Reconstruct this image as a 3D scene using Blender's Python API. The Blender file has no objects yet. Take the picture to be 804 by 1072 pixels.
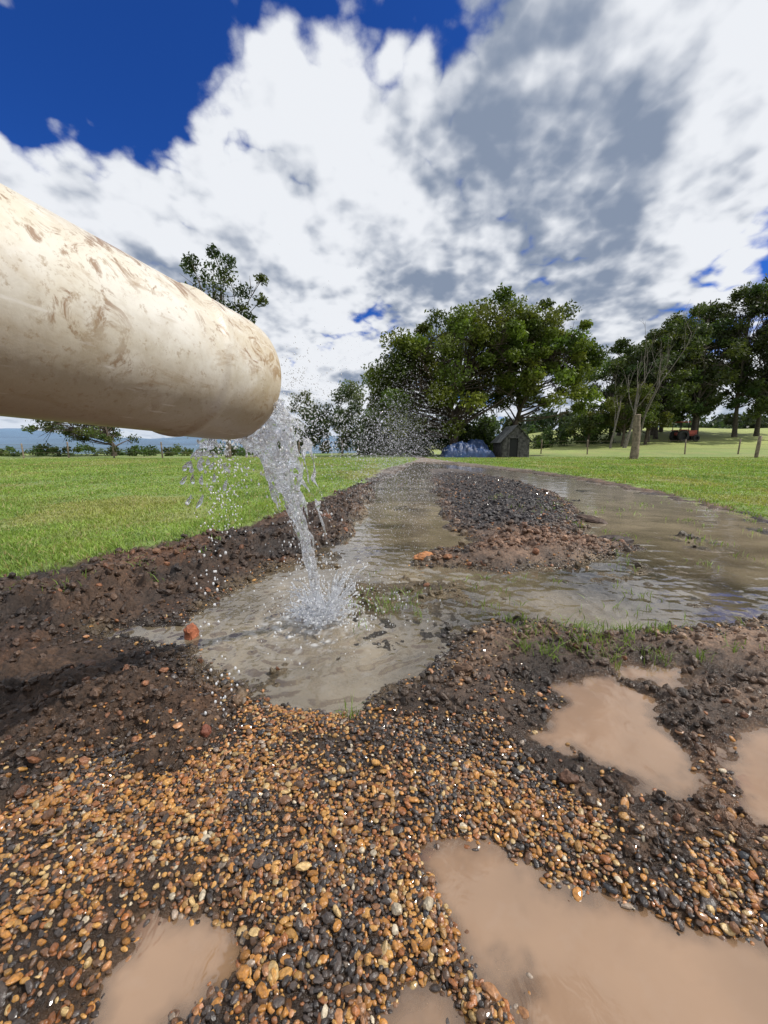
import bpy, math, numpy as np
from mathutils import Vector
R=np.random.RandomState(7)
scene=bpy.context.scene
scene.view_settings.view_transform='Standard'
scene.view_settings.look='None'
scene.view_settings.exposure=0

# ---------------------------------------------------------------- noise
TAB=np.random.RandomState(3).rand(256,256)*2-1
def vn(x,y,seed=0):
    x=x+seed*17.31; y=y+seed*5.77
    xi=np.floor(x).astype(np.int64); yi=np.floor(y).astype(np.int64)
    fx=x-xi; fy=y-yi
    fx=fx*fx*fx*(fx*(fx*6-15)+10); fy=fy*fy*fy*(fy*(fy*6-15)+10)
    a=TAB[xi&255,yi&255]; b=TAB[(xi+1)&255,yi&255]; c=TAB[xi&255,(yi+1)&255]; d=TAB[(xi+1)&255,(yi+1)&255]
    return (a*(1-fx)+b*fx)*(1-fy)+(c*(1-fx)+d*fx)*fy
def fbm(x,y,o=4,seed=0,g=.5):
    s=0; a=1; t=0
    for i in range(o):
        s=s+a*vn(x,y,seed+i*3); t+=a; a*=g
        x,y=(x*1.62-y*1.18),(x*1.18+y*1.62)
    return s/t*1.5
def ss(a,b,x):
    t=np.clip((x-a)/(b-a),0,1); return t*t*(3-2*t)
def lerp(a,b,t): return a+(b-a)*t
def sdf(poly,x,y):
    P=np.array(poly,float); n=len(P)
    d=np.full(x.shape,1e18); ins=np.zeros(x.shape,bool)
    for i in range(n):
        ax,ay=P[i]; bx,by=P[(i+1)%n]
        ex,ey=bx-ax,by-ay; wx,wy=x-ax,y-ay
        t=np.clip((wx*ex+wy*ey)/(ex*ex+ey*ey+1e-12),0,1)
        d=np.minimum(d,(wx-ex*t)**2+(wy-ey*t)**2)
        if ay!=by:
            c=((ay>y)!=(by>y))&(x<(bx-ax)*(y-ay)/(by-ay)+ax)
            ins^=c
    d=np.sqrt(d); return np.where(ins,-d,d)

# ---------------------------------------------------------------- helpers
def mk(name,V,F,mat,smooth=True,col=None,attrs=None,parent=None):
    V=np.asarray(V,np.float32); F=np.asarray(F,np.int32); k=F.shape[1]
    me=bpy.data.meshes.new(name)
    me.vertices.add(len(V)); me.vertices.foreach_set('co',V.ravel())
    me.loops.add(F.size); me.loops.foreach_set('vertex_index',F.ravel())
    me.polygons.add(len(F)); me.polygons.foreach_set('loop_start',np.arange(0,F.size,k,dtype=np.int32))
    me.update(calc_edges=True)
    me.polygons.foreach_set('use_smooth',np.full(len(F),smooth))
    if col is not None:
        a=me.color_attributes.new('Col','FLOAT_COLOR','POINT')
        c=np.ones((len(V),4),np.float32); c[:,:3]=col; a.data.foreach_set('color',c.ravel())
    for n,v in (attrs or {}).items():
        a=me.attributes.new(n,'FLOAT','POINT'); a.data.foreach_set('value',np.asarray(v,np.float32))
    me.materials.append(mat)
    ob=bpy.data.objects.new(name,me); scene.collection.objects.link(ob)
    if parent: ob.parent=parent
    return ob
def empty(name):
    e=bpy.data.objects.new(name,None); scene.collection.objects.link(e); return e
def ico(sub):
    import bmesh
    bm=bmesh.new(); bmesh.ops.create_icosphere(bm,subdivisions=sub,radius=1)
    V=np.array([v.co[:] for v in bm.verts]); F=np.array([[v.index for v in f.verts] for f in bm.faces]); bm.free(); return V,F
ICO1=ico(1); ICO2=ico(2); ICO3=ico(3)
def rotm(n,R):
    q=R.normal(size=(n,4)); q/=np.linalg.norm(q,axis=1)[:,None]; w,x,y,z=q.T
    return np.stack([np.stack([1-2*(y*y+z*z),2*(x*y-z*w),2*(x*z+y*w)],1),np.stack([2*(x*y+z*w),1-2*(x*x+z*z),2*(y*z-x*w)],1),np.stack([2*(x*z-y*w),2*(y*z+x*w),1-2*(x*x+y*y)],1)],1)
def zrot(a):
    c,s=np.cos(a),np.sin(a); o=np.zeros_like(c); l=o+1
    return np.stack([np.stack([c,-s,o],1),np.stack([s,c,o],1),np.stack([o,o,l],1)],1)
def scatter(base,C,S,M,cols=None,lump=0,R=R,jit=0):
    BV,BF=base; n=len(C)
    V=np.repeat(BV[None],n,0)
    if lump:
        d=R.normal(size=(n,3,3)); 
        k=1+lump*(np.sin(np.einsum('vj,njk->nvk',BV,d*1.6)+R.rand(n,1,3)*6).sum(2))/2
        if jit: k=k+R.normal(0,jit,k.shape)
        V=V*k[...,None]
    V=V*S[:,None,:]
    V=np.einsum('nij,nvj->nvi',M,V)+C[:,None,:]
    F=BF[None]+(np.arange(n)*len(BV))[:,None,None]
    c=None if cols is None else np.repeat(cols,len(BV),0)
    return V.reshape(-1,3),F.reshape(-1,3),c
class Geo:
    def __init__(s): s.V=[];s.F=[];s.C=[];s.n=0
    def add(s,V,F,c=None):
        V=np.asarray(V,float);s.V.append(V);s.F.append(np.asarray(F)+s.n);s.n+=len(V)
        if c is not None: s.C.append(np.broadcast_to(np.asarray(c,float),(len(V),3)))
    def tube(s,P,r,k=7,c=None):
        P=np.asarray(P,float);r=np.broadcast_to(r,(len(P),));n=len(P)
        T=np.gradient(P,axis=0);T/=np.linalg.norm(T,axis=1)[:,None]+1e-9
        up=np.array([.31,.17,.93]) if abs(T[0][2])<.8 else np.array([1.,.1,.05])
        A=np.cross(T,up);A/=np.linalg.norm(A,axis=1)[:,None]+1e-9;B=np.cross(T,A)
        a=np.arange(k)/k*2*np.pi
        V=P[:,None]+r[:,None,None]*(np.cos(a)[None,:,None]*A[:,None]+np.sin(a)[None,:,None]*B[:,None])
        i=np.arange(n-1)[:,None];j=np.arange(k)[None]
        F=np.stack([i*k+j,i*k+(j+1)%k,(i+1)*k+(j+1)%k,(i+1)*k+j],-1).reshape(-1,4)
        s.add(V.reshape(-1,3),F,c)
    def box(s,c0,sz,c=None,rz=0):
        v=np.array([[x,y,z] for x in(-.5,.5) for y in(-.5,.5) for z in(-.5,.5)])*np.array(sz)
        ca,sa=math.cos(rz),math.sin(rz)
        v=np.stack([v[:,0]*ca-v[:,1]*sa,v[:,0]*sa+v[:,1]*ca,v[:,2]],1)+np.array(c0)
        s.add(v,[[0,1,3,2],[4,6,7,5],[0,4,5,1],[2,3,7,6],[0,2,6,4],[1,5,7,3]],c)
    def make(s,name,mat,smooth=True,parent=None):
        return mk(name,np.concatenate(s.V),np.concatenate(s.F),mat,smooth,np.concatenate(s.C) if s.C else None,None,parent)

def mat(name):
    m=bpy.data.materials.new(name);m.use_nodes=True;nt=m.node_tree;nt.nodes.clear();return m,nt
class NB:
    def __init__(s,nt): s.nt=nt
    def n(s,t,ins=None,**p):
        nd=s.nt.nodes.new(t)
        for k,v in p.items(): setattr(nd,k,v)
        for k,v in (ins or {}).items():
            if hasattr(v,'links'): s.nt.links.new(v,nd.inputs[k])
            else: nd.inputs[k].default_value=v
        return nd
    def m(s,op,a,b=0.,c=None,clamp=False):
        d={0:a,1:b}
        if c is not None: d[2]=c
        return s.n('ShaderNodeMath',d,operation=op,use_clamp=clamp).outputs[0]
    def vm(s,op,a,b=None):
        nd=s.n('ShaderNodeVectorMath',{0:a} if b is None else {0:a,1:b},operation=op); return nd
    def noise(s,vec,scale,detail=4,rough=.5,dist=0):
        return s.n('ShaderNodeTexNoise',{'Vector':vec,'Scale':scale,'Detail':detail,'Roughness':rough,'Distortion':dist}).outputs[0]
    def mr(s,x,a,b,c=0.,d=1.,smooth=False):
        return s.n('ShaderNodeMapRange',{0:x,1:a,2:b,3:c,4:d},interpolation_type='SMOOTHSTEP' if smooth else 'LINEAR').outputs[0]
    def mix(s,f,a,b,blend='MIX'):
        nd=s.nt.nodes.new('ShaderNodeMix');nd.data_type='RGBA';nd.blend_type=blend
        for i,v in ((0,f),(6,a),(7,b)):
            if hasattr(v,'links'): s.nt.links.new(v,nd.inputs[i])
            else: nd.inputs[i].default_value=v if i==0 else (*v,1)[:4]
        return nd.outputs[2]
    def out(s,sh): s.n('ShaderNodeOutputMaterial',{'Surface':sh})
def std(name,col=None,rough=.7,var=.35,scale=20,bump=.3,bscale=60,spec=.5,coat=0,dist=.01):
    m,nt=mat(name);b=NB(nt)
    tc=b.n('ShaderNodeTexCoord').outputs['Object']
    base=b.n('ShaderNodeAttribute',attribute_name='Col').outputs['Color'] if col is None else b.n('ShaderNodeRGB').outputs[0]
    if col is not None: base.default_value=(*col,1)
    nz=b.noise(tc,scale,3,.6); k=b.mr(nz,.3,.7,1-var,1+var)
    c=b.vm('MULTIPLY',base,b.n('ShaderNodeCombineXYZ',{0:k,1:k,2:k}).outputs[0]).outputs[0]
    bp=b.n('ShaderNodeBump',{'Strength':bump,'Distance':dist,'Height':b.noise(tc,bscale,3,.6)})
    p=b.n('ShaderNodeBsdfPrincipled',{'Base Color':c,'Roughness':rough,'Normal':bp.outputs[0],'Specular IOR Level':spec,'Coat Weight':coat,'Coat Roughness':.08})
    b.out(p.outputs[0]);return m

# ---------------------------------------------------------------- layout (metres, camera standing point = origin, +Y ahead)
STREAM=[(-.98,1.21),(-.88,1.13),(-.62,1.07),(-.52,.96),(-.33,.84),(-.07,.79),(.07,.92),(.2,1.03),(.32,1.2),(.52,1.22),(.74,1.16),(.98,1.2),(1.36,1.24),(1.9,1.2),(3.3,1.6),(3.1,2.39),(3.2,3.1),(3.6,4.86),(3.9,8.16),(3.1,12.9),(2.2,16),(1.2,16),(.75,12.9),(-.2,6.1),(-.26,2.66),(-.5,2.0),(-.7,1.56),(-.71,1.27)]
ISL=[(1.2,9.5),(1.37,11.5),(2.1,11.),(2.5,6.98),(2.1,4.5),(1.7,3.21),(1.34,2.66),(1.5,2.3),(1.01,1.95),(.62,1.82),(.2,1.97),(.25,2.12),(.6,2.4),(.5,3.0),(.7,5.)]
PUD=[[(.4,.92),(.62,.96),(.64,.81),(.61,.66),(.53,.58),(.44,.6),(.4,.66),(.31,.72),(.42,.82)],
 [(.7,.73),(.84,.76),(1.1,.73),(1.0,.5),(.73,.47),(.6,.54)],
 [(.05,.49),(.17,.51),(.21,.45),(.31,.44),(.44,.4),(.56,.41),(.6,.2),(.16,.2),(.15,.35),(.11,.38),(.06,.44)],
 [(-.32,.42),(-.22,.43),(-.18,.37),(-.2,.32),(-.28,.27),(-.33,.3),(-.34,.36)],
 [(-.01,.33),(.05,.35),(.1,.34),(.1,.25),(-.03,.25)],
 [(.66,1.0),(.85,.97),(.77,.9),(.62,.93)]]
GL=[(-5,.9),(-1.72,1.65),(-1.53,1.97),(-1.2,2.52),(-.85,3.72),(-.48,6.1),(-.05,11.1),(1.2,17.5),(1.9,22),(1.9,40),(-60,40),(-60,.9)]
GR=[(3.1,2.3),(3.35,3.45),(3.75,4.86),(4.2,7.41),(4.1,11.1),(3.35,17.5),(2.7,24),(2.7,40),(60,40),(60,1.2),(3.6,1.2)]
GRAV=[(-1.1,.42),(-.62,.54),(-.47,.64),(-.38,.76),(-.2,.83),(0,.79),(.16,.8),(.3,.7),(.3,.6),(.36,.52),(.7,.42),(.7,.1),(-1.1,.1)]

def pudd(x,y):
    w2x=x+.035*fbm(x*13,y*13,5,31,.6); w2y=y+.03*fbm(x*13,y*13,5,41,.6)
    pu=np.full(x.shape,9.)
    for p in PUD: pu=np.minimum(pu,sdf(p,w2x,w2y))
    return pu
def fields(x,y):
    sc=np.clip(np.abs(y)*.5,.35,2.5)
    wx=x+.05*sc*fbm(x*5,y*5,4,11); wy=y+.05*sc*fbm(x*5,y*5,4,23)
    st=sdf(STREAM,wx,wy); isl=sdf(ISL,wx,wy); st=np.maximum(st,-isl)
    pu=pudd(x,y)
    gr=np.minimum(sdf(GL,wx,wy),sdf(GR,wx,wy)); gr=np.where(y>30,-1,gr)
    gv=sdf(GRAV,x+.1*fbm(x*7,y*7,3,51),y+.07*fbm(x*7,y*7,3,61))
    return st,isl,pu,gr,gv
def berm(x,y,pts,w):
    d=np.full(x.shape,1e9)
    for (ax,ay),(bx,by) in zip(pts[:-1],pts[1:]):
        ex,ey=bx-ax,by-ay;t=np.clip(((x-ax)*ex+(y-ay)*ey)/(ex*ex+ey*ey),0,1)
        d=np.minimum(d,(x-ax-ex*t)**2+(y-ay-ey*t)**2)
    return np.exp(-d/w**2)
def height(x,y,full=False):
    st,isl,pu,gr,gv=fields(x,y)
    near=ss(9,2.5,y)
    n1=fbm(x*2.3,y*2.3,3,1)
    lum=np.abs(fbm(x*13,y*13,3,2)); lum2=np.abs(fbm(x*42,y*42,3,5)); fine=fbm(x*110,y*110,3,8)
    rough=.65+.5*fbm(x*3,y*3,2,71)
    rough=np.clip(rough,.15,1.3)*np.where(x<-.2,1.1,.62)
    mud=.012+.010*n1+rough*(.026*lum+.017*lum2*near+.007*fine*near)
    mud+=.05*berm(x,y,[(-2.2,1.25),(-1.25,1.35),(-.95,1.75),(-.6,2.6),(-.35,3.6),(-.25,5.5)],.22)*(.6+lum)
    mud+=.02*berm(x,y,[(-.9,.95),(-.55,.8),(-.4,.7)],.1)*(.6+lum)
    mud=lerp(.0045+.006*lum2+.003*fine,mud,ss(.0,.11,pu))
    islh=.02*ss(0,-.25,isl)+.03*ss(0,-.5,isl)*lum+ .03*berm(x,y,[(.2,2.05),(.6,1.95),(1.1,2.1)],.12)
    mud+=np.where(isl<.1,islh,0)
    grav=.011+.004*n1+.003*lum2-.006*ss(.05,0,pu)
    land=lerp(mud,grav,ss(.06,-.03,gv))
    g=ss(.06,-.1,gr)
    land=lerp(land,.03+.01*n1+.006*fbm(x*9,y*9,3,9),g)
    bed=-.015+.015*fbm(x*3.1,y*3.1,3,91)+.005*lum2*near+.007*lum
    w=ss(.06,-.09,st)
    h=lerp(land,bed,w)
    wp=ss(.022,-.03,pu)
    h=lerp(h,-.009+.004*n1+.005*fbm(x*22,y*22,3,95),wp)
    if full: return h,(st,isl,pu,gr,gv,n1,lum,lum2,g,w,wp)
    return h
def grasscol(x,y):
    n=fbm(x*.7,y*.7,4,101); n2=fbm(x*5,y*5,3,111)
    c=np.stack([.215+.04*n+.03*n2,.30+.04*n+.035*n2,.075+.012*n],-1)
    yl=ss(.05,.6,fbm(x*.9,y*.5,4,117))[...,None]
    c=lerp(c,np.array([.34,.31,.13]),yl*.6)
    return np.clip(c,.01,1)
def trackcol(x,y,h,f):
    st,isl,pu,gr,gv,n1,lum,lum2,g,w,wp=f
    t=ss(-.5,.5,x+.3*n1)[...,None]
    dark=np.array([.055,.031,.018]);lite=np.array([.15,.094,.060])
    c=lerp(dark,lite,t)*(1+.5*fbm(x*6,y*6,4,121))[...,None]
    red=ss(.2,.7,fbm(x*2.2,y*2.2,3,131))[...,None]
    c=lerp(c,np.array([.16,.07,.032]),red*.4)
    cr=ss(.25,.02,lum2)[...,None]; c=c*(1-.4*cr)
    dk=ss(.1,.6,fbm(x*3+9,y*3,4,141))[...,None]; c=lerp(c,np.array([.020,.016,.014]),dk*.65)
    isd=(ss(.0,-.2,isl)*ss(2.4,3.1,y+.4*n1))[...,None]; c=lerp(c,np.array([.020,.020,.023])*(1+.5*lum2[...,None]),isd*.85)
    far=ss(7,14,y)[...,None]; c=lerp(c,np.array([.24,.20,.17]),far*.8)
    gvm=ss(.05,-.03,gv)[...,None]; c=lerp(c,np.array([.05,.030,.018]),gvm)
    bed=np.array([.17,.125,.07])*(1+.5*fbm(x*9,y*9,4,151))[...,None]
    bed=lerp(bed,np.array([.032,.029,.028]),ss(-.1,.35,fbm(x*2.6,y*2.6,4,161))[...,None]*.8)
    c=lerp(c,bed,w[...,None]); c=lerp(c,np.array([.17,.10,.055]),wp[...,None])
    wet=ss(.03,.004,h)[...,None]; c=c*(1-.38*wet*(1-wp[...,None]))
    gs=ss(.05,-.04,gr+.05*fbm(x*12,y*12,3,171))[...,None]
    c=lerp(c,grasscol(x,y)*.75,gs)
    r=lerp(.55,.17,wet[...,0]); r=lerp(r,.9,gs[...,0]); r=lerp(r,.3,(gvm[...,0])*(1-gs[...,0]))
    return np.clip(c,.004,1),r

# ---------------------------------------------------------------- ground materials
gm,nt=mat('ground_soil');b=NB(nt)
tc=b.n('ShaderNodeTexCoord').outputs['Object']
col=b.n('ShaderNodeAttribute',attribute_name='Col').outputs['Color']
ra=b.n('ShaderNodeAttribute',attribute_name='rough').outputs['Fac']
n1=b.noise(tc,110,3,.7);n2=b.noise(tc,14,3,.6)
k=b.m('MULTIPLY',b.mr(n1,.3,.7,.45,1.6),b.mr(n2,.3,.7,.75,1.25))
c=b.vm('MULTIPLY',col,b.n('ShaderNodeCombineXYZ',{0:k,1:k,2:k}).outputs[0]).outputs[0]
bp=b.n('ShaderNodeBump',{'Strength':1.0,'Distance':.006,'Height':b.noise(tc,170,4,.75)})
p=b.n('ShaderNodeBsdfPrincipled',{'Base Color':c,'Roughness':b.m('MULTIPLY',ra,b.mr(n2,.3,.7,.7,1.2),clamp=True),'Normal':bp.outputs[0]})
b.out(p.outputs[0])

def grid(xs,ys):
    X,Y=np.meshgrid(xs,ys);nx,ny=len(xs),len(ys)
    i=np.arange(ny-1)[:,None]*nx+np.arange(nx-1)[None]
    F=np.stack([i,i+1,i+nx+1,i+nx],-1).reshape(-1,4)
    return X,Y,F
def edge(x,y,m):
    return np.minimum(np.minimum(x+4.,6.-x),np.minimum(y+.6,18.-y))/m
xs=.8*np.sinh(np.linspace(-math.asinh(5),math.asinh(7.5),1000))
ys=np.concatenate([np.linspace(-.6,.24,60),.25*np.exp(np.linspace(0,math.log(72),950))])
X,Y,F=grid(xs,ys)
H,f=height(X,Y,True)
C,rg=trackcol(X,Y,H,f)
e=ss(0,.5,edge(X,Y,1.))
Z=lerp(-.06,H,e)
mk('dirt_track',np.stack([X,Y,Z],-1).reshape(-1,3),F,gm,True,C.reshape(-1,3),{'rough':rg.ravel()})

# far terrain
def terrain(x,y):
    z=.025+.0*x
    r=np.sqrt(x*x+y*y)
    rise=ss(4,40,x)*ss(24,75,y)*4.2+ss(20,80,y)*.2
    drop=-ss(2,-20,x)*ss(34,160,y)*14
    hills=ss(600,1900,r)*(38+45*fbm(x/700,y/700,4,201)+14)
    z=z+rise+drop+ss(12,60,r)*.3*fbm(x/14,y/14,3,211)+hills*ss(-400,200,y)
    return z
a_=.5;xs=a_*np.sinh(np.linspace(-math.asinh(5000/a_),math.asinh(5000/a_),460))
X,Y,F=grid(xs,xs)
Z=terrain(X,Y)
ed=edge(X,Y,1.)
Z=Z-ss(.1,.8,ed)*.2
_,f=height(X,Y,True)
C,rg=trackcol(X,Y,np.full(X.shape,.05),f)
Rr=np.sqrt(X*X+Y*Y)
yel=(ss(25,45,Y)*ss(3,10,X))[...,None]
C=lerp(C,np.array([.26,.29,.08])*(1+.35*fbm(X/6,Y/6,4,221))[...,None],yel*.85)
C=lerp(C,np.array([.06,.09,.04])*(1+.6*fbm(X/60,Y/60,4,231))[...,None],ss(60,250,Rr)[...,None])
C=lerp(C,np.array([.10,.17,.27])*(1+.25*fbm(X/160,Y/160,4,235))[...,None],ss(250,1300,Rr)[...,None]*.92)  # distance haze painted as blue into the far ground colour
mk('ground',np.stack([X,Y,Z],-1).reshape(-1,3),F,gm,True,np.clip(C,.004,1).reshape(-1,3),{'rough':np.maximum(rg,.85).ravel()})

# ---------------------------------------------------------------- water
LX,LY=-.215,1.28
xs=.6*np.sinh(np.linspace(-math.asinh(3/.6),math.asinh(4.8/.6),600))
ys=.22*np.exp(np.linspace(0,math.log(17.2/.22),660))
X,Y,F=grid(xs,ys)
d=np.hypot(X-LX,Y-LY)
Z=.0038*np.sin(d*85+fbm(X*8,Y*8,2,3)*4)*np.exp(-d*3.2)*ss(.02,.08,d)*(.6+.8*np.abs(fbm(X*5,Y*5,2,4)))
Z+=.0040*fbm(X*26,Y*26,3,301)*np.exp(-d*1.2)*ss(.75,1.0,Y) + .0012*fbm(X*7,Y*16,3,305)*ss(.9,1.4,Y)
for cx,cy in((.55,.75),(.36,.36),(.45,.88)):
    dd=np.hypot(X-cx,Y-cy);Z+=.00028*np.sin(dd*420)*np.exp(-((dd-.015)/.012)**2)
pu=pudd(X,Y);inp=ss(.10,.06,pu)
mudf=inp*lerp(.25,.84,ss(.012,-.04,pu))
sf=.36+.30*fbm(X*2.5,Y*2.5,4,311)+.28*np.exp(-d*3.5)+ .32*ss(1.2,2.6,X)+.25*ss(1.6,4,Y)
mudf=np.where(inp>.5,mudf*(1+.10*fbm(X*9,Y*9,3,313)),np.clip(sf,.08,.8))
mudf=np.clip(mudf,0,.93)
mc=lerp(np.array([.31,.25,.165]),np.array([.32,.20,.118]),inp[...,None])
mc=mc*(1+lerp(.34,.14,inp)*fbm(X*5,Y*5,5,321))[...,None]
mc=lerp(mc,np.array([.40,.37,.34]),ss(2,6,Y)[...,None]*.6)  # pale sheen of the far stream mixed into its diffuse colour
fn=fbm(X*55,Y*55,4,331)
foam=np.exp(-(d/.10)**2)*(.4+.9*fn)+.7*np.exp(-((d-.14)/.08)**2)*ss(.1,.7,fbm(X*45,Y*45,4,341))+.25*np.exp(-d*3)*ss(.4,.9,fn)
foam=np.clip(foam,0,.85)
mc=lerp(mc,np.array([.75,.76,.76]),foam[...,None]); mudf=np.maximum(mudf,foam)
wm,nt=mat('puddle_water');b=NB(nt)
tc=b.n('ShaderNodeTexCoord').outputs['Object']
mp=b.n('ShaderNodeMapping',{'Vector':tc,'Scale':(1,.7,1)}).outputs[0]
bp=b.n('ShaderNodeBump',{'Strength':.16,'Distance':.004,'Height':b.noise(mp,28,3,.6,.6)})
tr=b.n('ShaderNodeBsdfTransparent',{'Color':(.88,.82,.72,1)})
df=b.n('ShaderNodeBsdfDiffuse',{'Color':b.n('ShaderNodeAttribute',attribute_name='Col').outputs['Color']})
gl=b.n('ShaderNodeBsdfGlossy',{'Color':(1,1,1,1),'Roughness':.02,'Normal':bp.outputs[0]})
m1=b.n('ShaderNodeMixShader',{0:b.n('ShaderNodeAttribute',attribute_name='mud').outputs['Fac'],1:tr.outputs[0],2:df.outputs[0]})
fr=b.n('ShaderNodeFresnel',{'IOR':1.85,'Normal':bp.outputs[0]})
m2=b.n('ShaderNodeMixShader',{0:fr.outputs[0],1:m1.outputs[0],2:gl.outputs[0]})
b.out(m2.outputs[0])
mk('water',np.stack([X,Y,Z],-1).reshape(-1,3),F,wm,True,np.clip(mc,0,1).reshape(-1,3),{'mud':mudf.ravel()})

# ---------------------------------------------------------------- gravel
pm=std('river_pebble',None,.34,.4,260,.35,500,.5,.5,.002)
pal=np.array([[.36,.16,.035],[.42,.22,.06],[.27,.10,.03],[.44,.30,.13],[.17,.08,.035],[.36,.17,.07],[.10,.055,.03],[.045,.035,.03],[.26,.20,.15],[.02,.02,.024],[.5,.42,.3]])
pw=np.array([.19,.18,.13,.07,.14,.1,.10,.07,.04,.02,.02]);pw/=pw.sum()
def pebbles(sp,box,keep,size,zoff,dkf,base=ICO2):
    gx,gy=np.meshgrid(np.arange(box[0],box[1],sp),np.arange(box[2],box[3],sp*.9))
    gx=gx.ravel()+R.uniform(-.45,.45,gx.size)*sp;gy=gy.ravel()+R.uniform(-.45,.45,gy.size)*sp
    h,f=height(gx,gy,True);st,isl,pu,gr,gv=f[:5]
    pr=keep(gx,gy,st,isl,pu,gr,gv,h)
    k=R.rand(len(gx))<pr
    gx,gy,h=gx[k],gy[k],h[k];n=len(gx)
    s=R.uniform(size[0],size[1],n)*np.exp(R.normal(0,.27,n))
    S=np.stack([s*R.uniform(.85,1.5,n),s*R.uniform(.65,1.05,n),s*R.uniform(.4,.8,n)],1)
    C=np.stack([gx,gy,h+zoff*s],1)
    til=R.normal(0,.4,(n,2));M=zrot(R.rand(n)*6.28)
    cx,sx=np.cos(til[:,0]),np.sin(til[:,0]);o=np.zeros(n);l=o+1
    Mx=np.stack([np.stack([l,o,o],1),np.stack([o,cx,-sx],1),np.stack([o,sx,cx],1)],1)
    M=np.einsum('nij,njk->nik',Mx,M)
    idx=R.choice(len(pal),n,p=pw);c=pal[idx]*R.uniform(.6,1.25,(n,1))
    dk=R.rand(n)<dkf(gx,gy);c[dk]=np.array([.04,.03,.025])*R.uniform(.5,1.9,(dk.sum(),1))
    return scatter(base,C,S,M,c,.2,jit=.05)
G=Geo()
def kp(x,y,st,isl,pu,gr,gv,h): 
    return ss(.05,-.06,gv)*ss(-.030,.008,pu)*ss(-.03,.01,st)*(.45+.55*ss(-.5,.15,fbm(x*8,y*8,3,403)))
dkf=lambda x,y: .10+.5*ss(.12,.7,fbm(x*6,y*6,4,401)+.6*ss(-.2,-.5,x))
for a in ((.0057,(-1.0,.75,.2,.95),kp,(.0022,.0038),.2,dkf),(.0074,(-1.0,.75,.2,.95),lambda *q:kp(*q)*.55,(.0026,.0042),.9,dkf)):
    V,F_,c=pebbles(*a);G.add(V,F_,c)
kp2=lambda x,y,st,isl,pu,gr,gv,h: .3*ss(.35,0,gv)*ss(-.02,.006,pu)*ss(-.02,.02,st)*(gv>0)*(.3+ss(0,.5,fbm(x*9,y*9,2,411)))
V,F_,c=pebbles(.0078,(-1.3,1.2,.25,1.3),kp2,(.0022,.0044),.5,lambda x,y:.35+0*x);G.add(V,F_,c)
G.make('gravel',pm,False)
G=Geo()
kp3=lambda x,y,st,isl,pu,gr,gv,h: .6*ss(.05,-.1,isl)*(h>-.004)*ss(2.2,3.0,y)
V,F_,c=pebbles(.020,(-.2,3.2,1.8,9),kp3,(.004,.009),.5,lambda x,y:.9+0*x,ICO1);G.add(V,F_,c)
kp4=lambda x,y,st,isl,pu,gr,gv,h: .5*(h>-.012)*ss(.12,0,np.abs(st))*(gr>0)*(gv>0)
V,F_,c=pebbles(.012,(-1.2,1.8,.8,2.8),kp4,(.0025,.0055),.4,lambda x,y:.75+0*x,ICO1);G.add(V,F_,c)
G.make('dark_gravel',pm,False)

# clods
cm=std('mud_clod',None,.45,.5,60,.8,150,.5,0,.006)
n=95000
x=R.uniform(-2.6,2.6,n);y=.35*np.exp(R.rand(n)*math.log(7/.35));x*=np.clip(y,.35,1.6)*.65
h,f=height(x,y,True);st,isl,pu,gr,gv,n1_,lum,lum2=f[:8]
pr=(gr>.0)*(gv>-.02)*(pu>.004)*(h>.003)*np.clip(.25+1.0*lum+.5*fbm(x*4,y*4,2,421),.08,1)*np.where(x<-.1,1,.75)
k=R.rand(n)<pr;x,y,h=x[k],y[k],h[k]
n=len(x);s=(.0016+.0105*R.rand(n)**4.5)*np.clip(y,.7,2.6)**.7
C=np.stack([x,y,h+s*.3],1);S=np.stack([s*R.uniform(.8,1.4,n),s*R.uniform(.7,1.2,n),s*R.uniform(.5,1,n)],1)
_,ff=height(x,y,True);cc,_r=trackcol(x,y,h,ff);cc=cc*R.uniform(.55,1.6,(n,1));
rd=R.rand(n)<.04;cc[rd]=np.array([.20,.085,.04])*R.uniform(.5,1.2,(rd.sum(),1))
big=s>.0045
G=Geo()
V,F_,c=scatter(ICO2,C[big],S[big],rotm(big.sum(),R),cc[big],.28,jit=.09);G.add(V,F_,c)
V,F_,c=scatter(ICO1,C[~big],S[~big],rotm((~big).sum(),R),cc[~big],.28,jit=.09);G.add(V,F_,c)
G.make('mud_clods',cm,False)
rm=std('red_rock',None,.6,.4,40,.7,90,.4,0,.006)
rocks=[(-.62,1.16,.03,(.024,.018,.036),(.26,.085,.04)),(.22,2.02,.03,(.065,.035,.02),(.38,.16,.06)),(.33,1.97,.02,(.03,.025,.015),(.25,.11,.05)),(.21,.93,.02,(.025,.02,.017),(.13,.075,.045)),
 (-.36,.70,.02,(.013,.011,.010),(.18,.06,.035)),(1.75,3.2,.04,(.13,.06,.03),(.08,.05,.035)),(1.5,2.45,.04,(.11,.06,.03),(.05,.035,.03)),(.33,.6,.015,(.012,.016,.010),(.1,.05,.03)),
 (-.45,2.9,.05,(.05,.04,.02),(.17,.075,.04)),(-.75,.9,.03,(.02,.015,.013),(.1,.055,.035))]
for rx,ry,rz,rs,rc in rocks:
    hz=float(height(np.array([rx]),np.array([ry]))[0])
    V,F_,c=scatter(ICO3,np.array([[rx,ry,max(hz,0)+rs[2]*.3]]),np.array([rs]),zrot(np.array([R.rand()*6])),np.array([rc]),.3,jit=.035)
    V=V+.14*rs[2]*np.sin(V[:,[1,2,0]]*np.pi/rs[2]*1.3)
    mk('rock',V,F_,rm,False,c)

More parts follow.
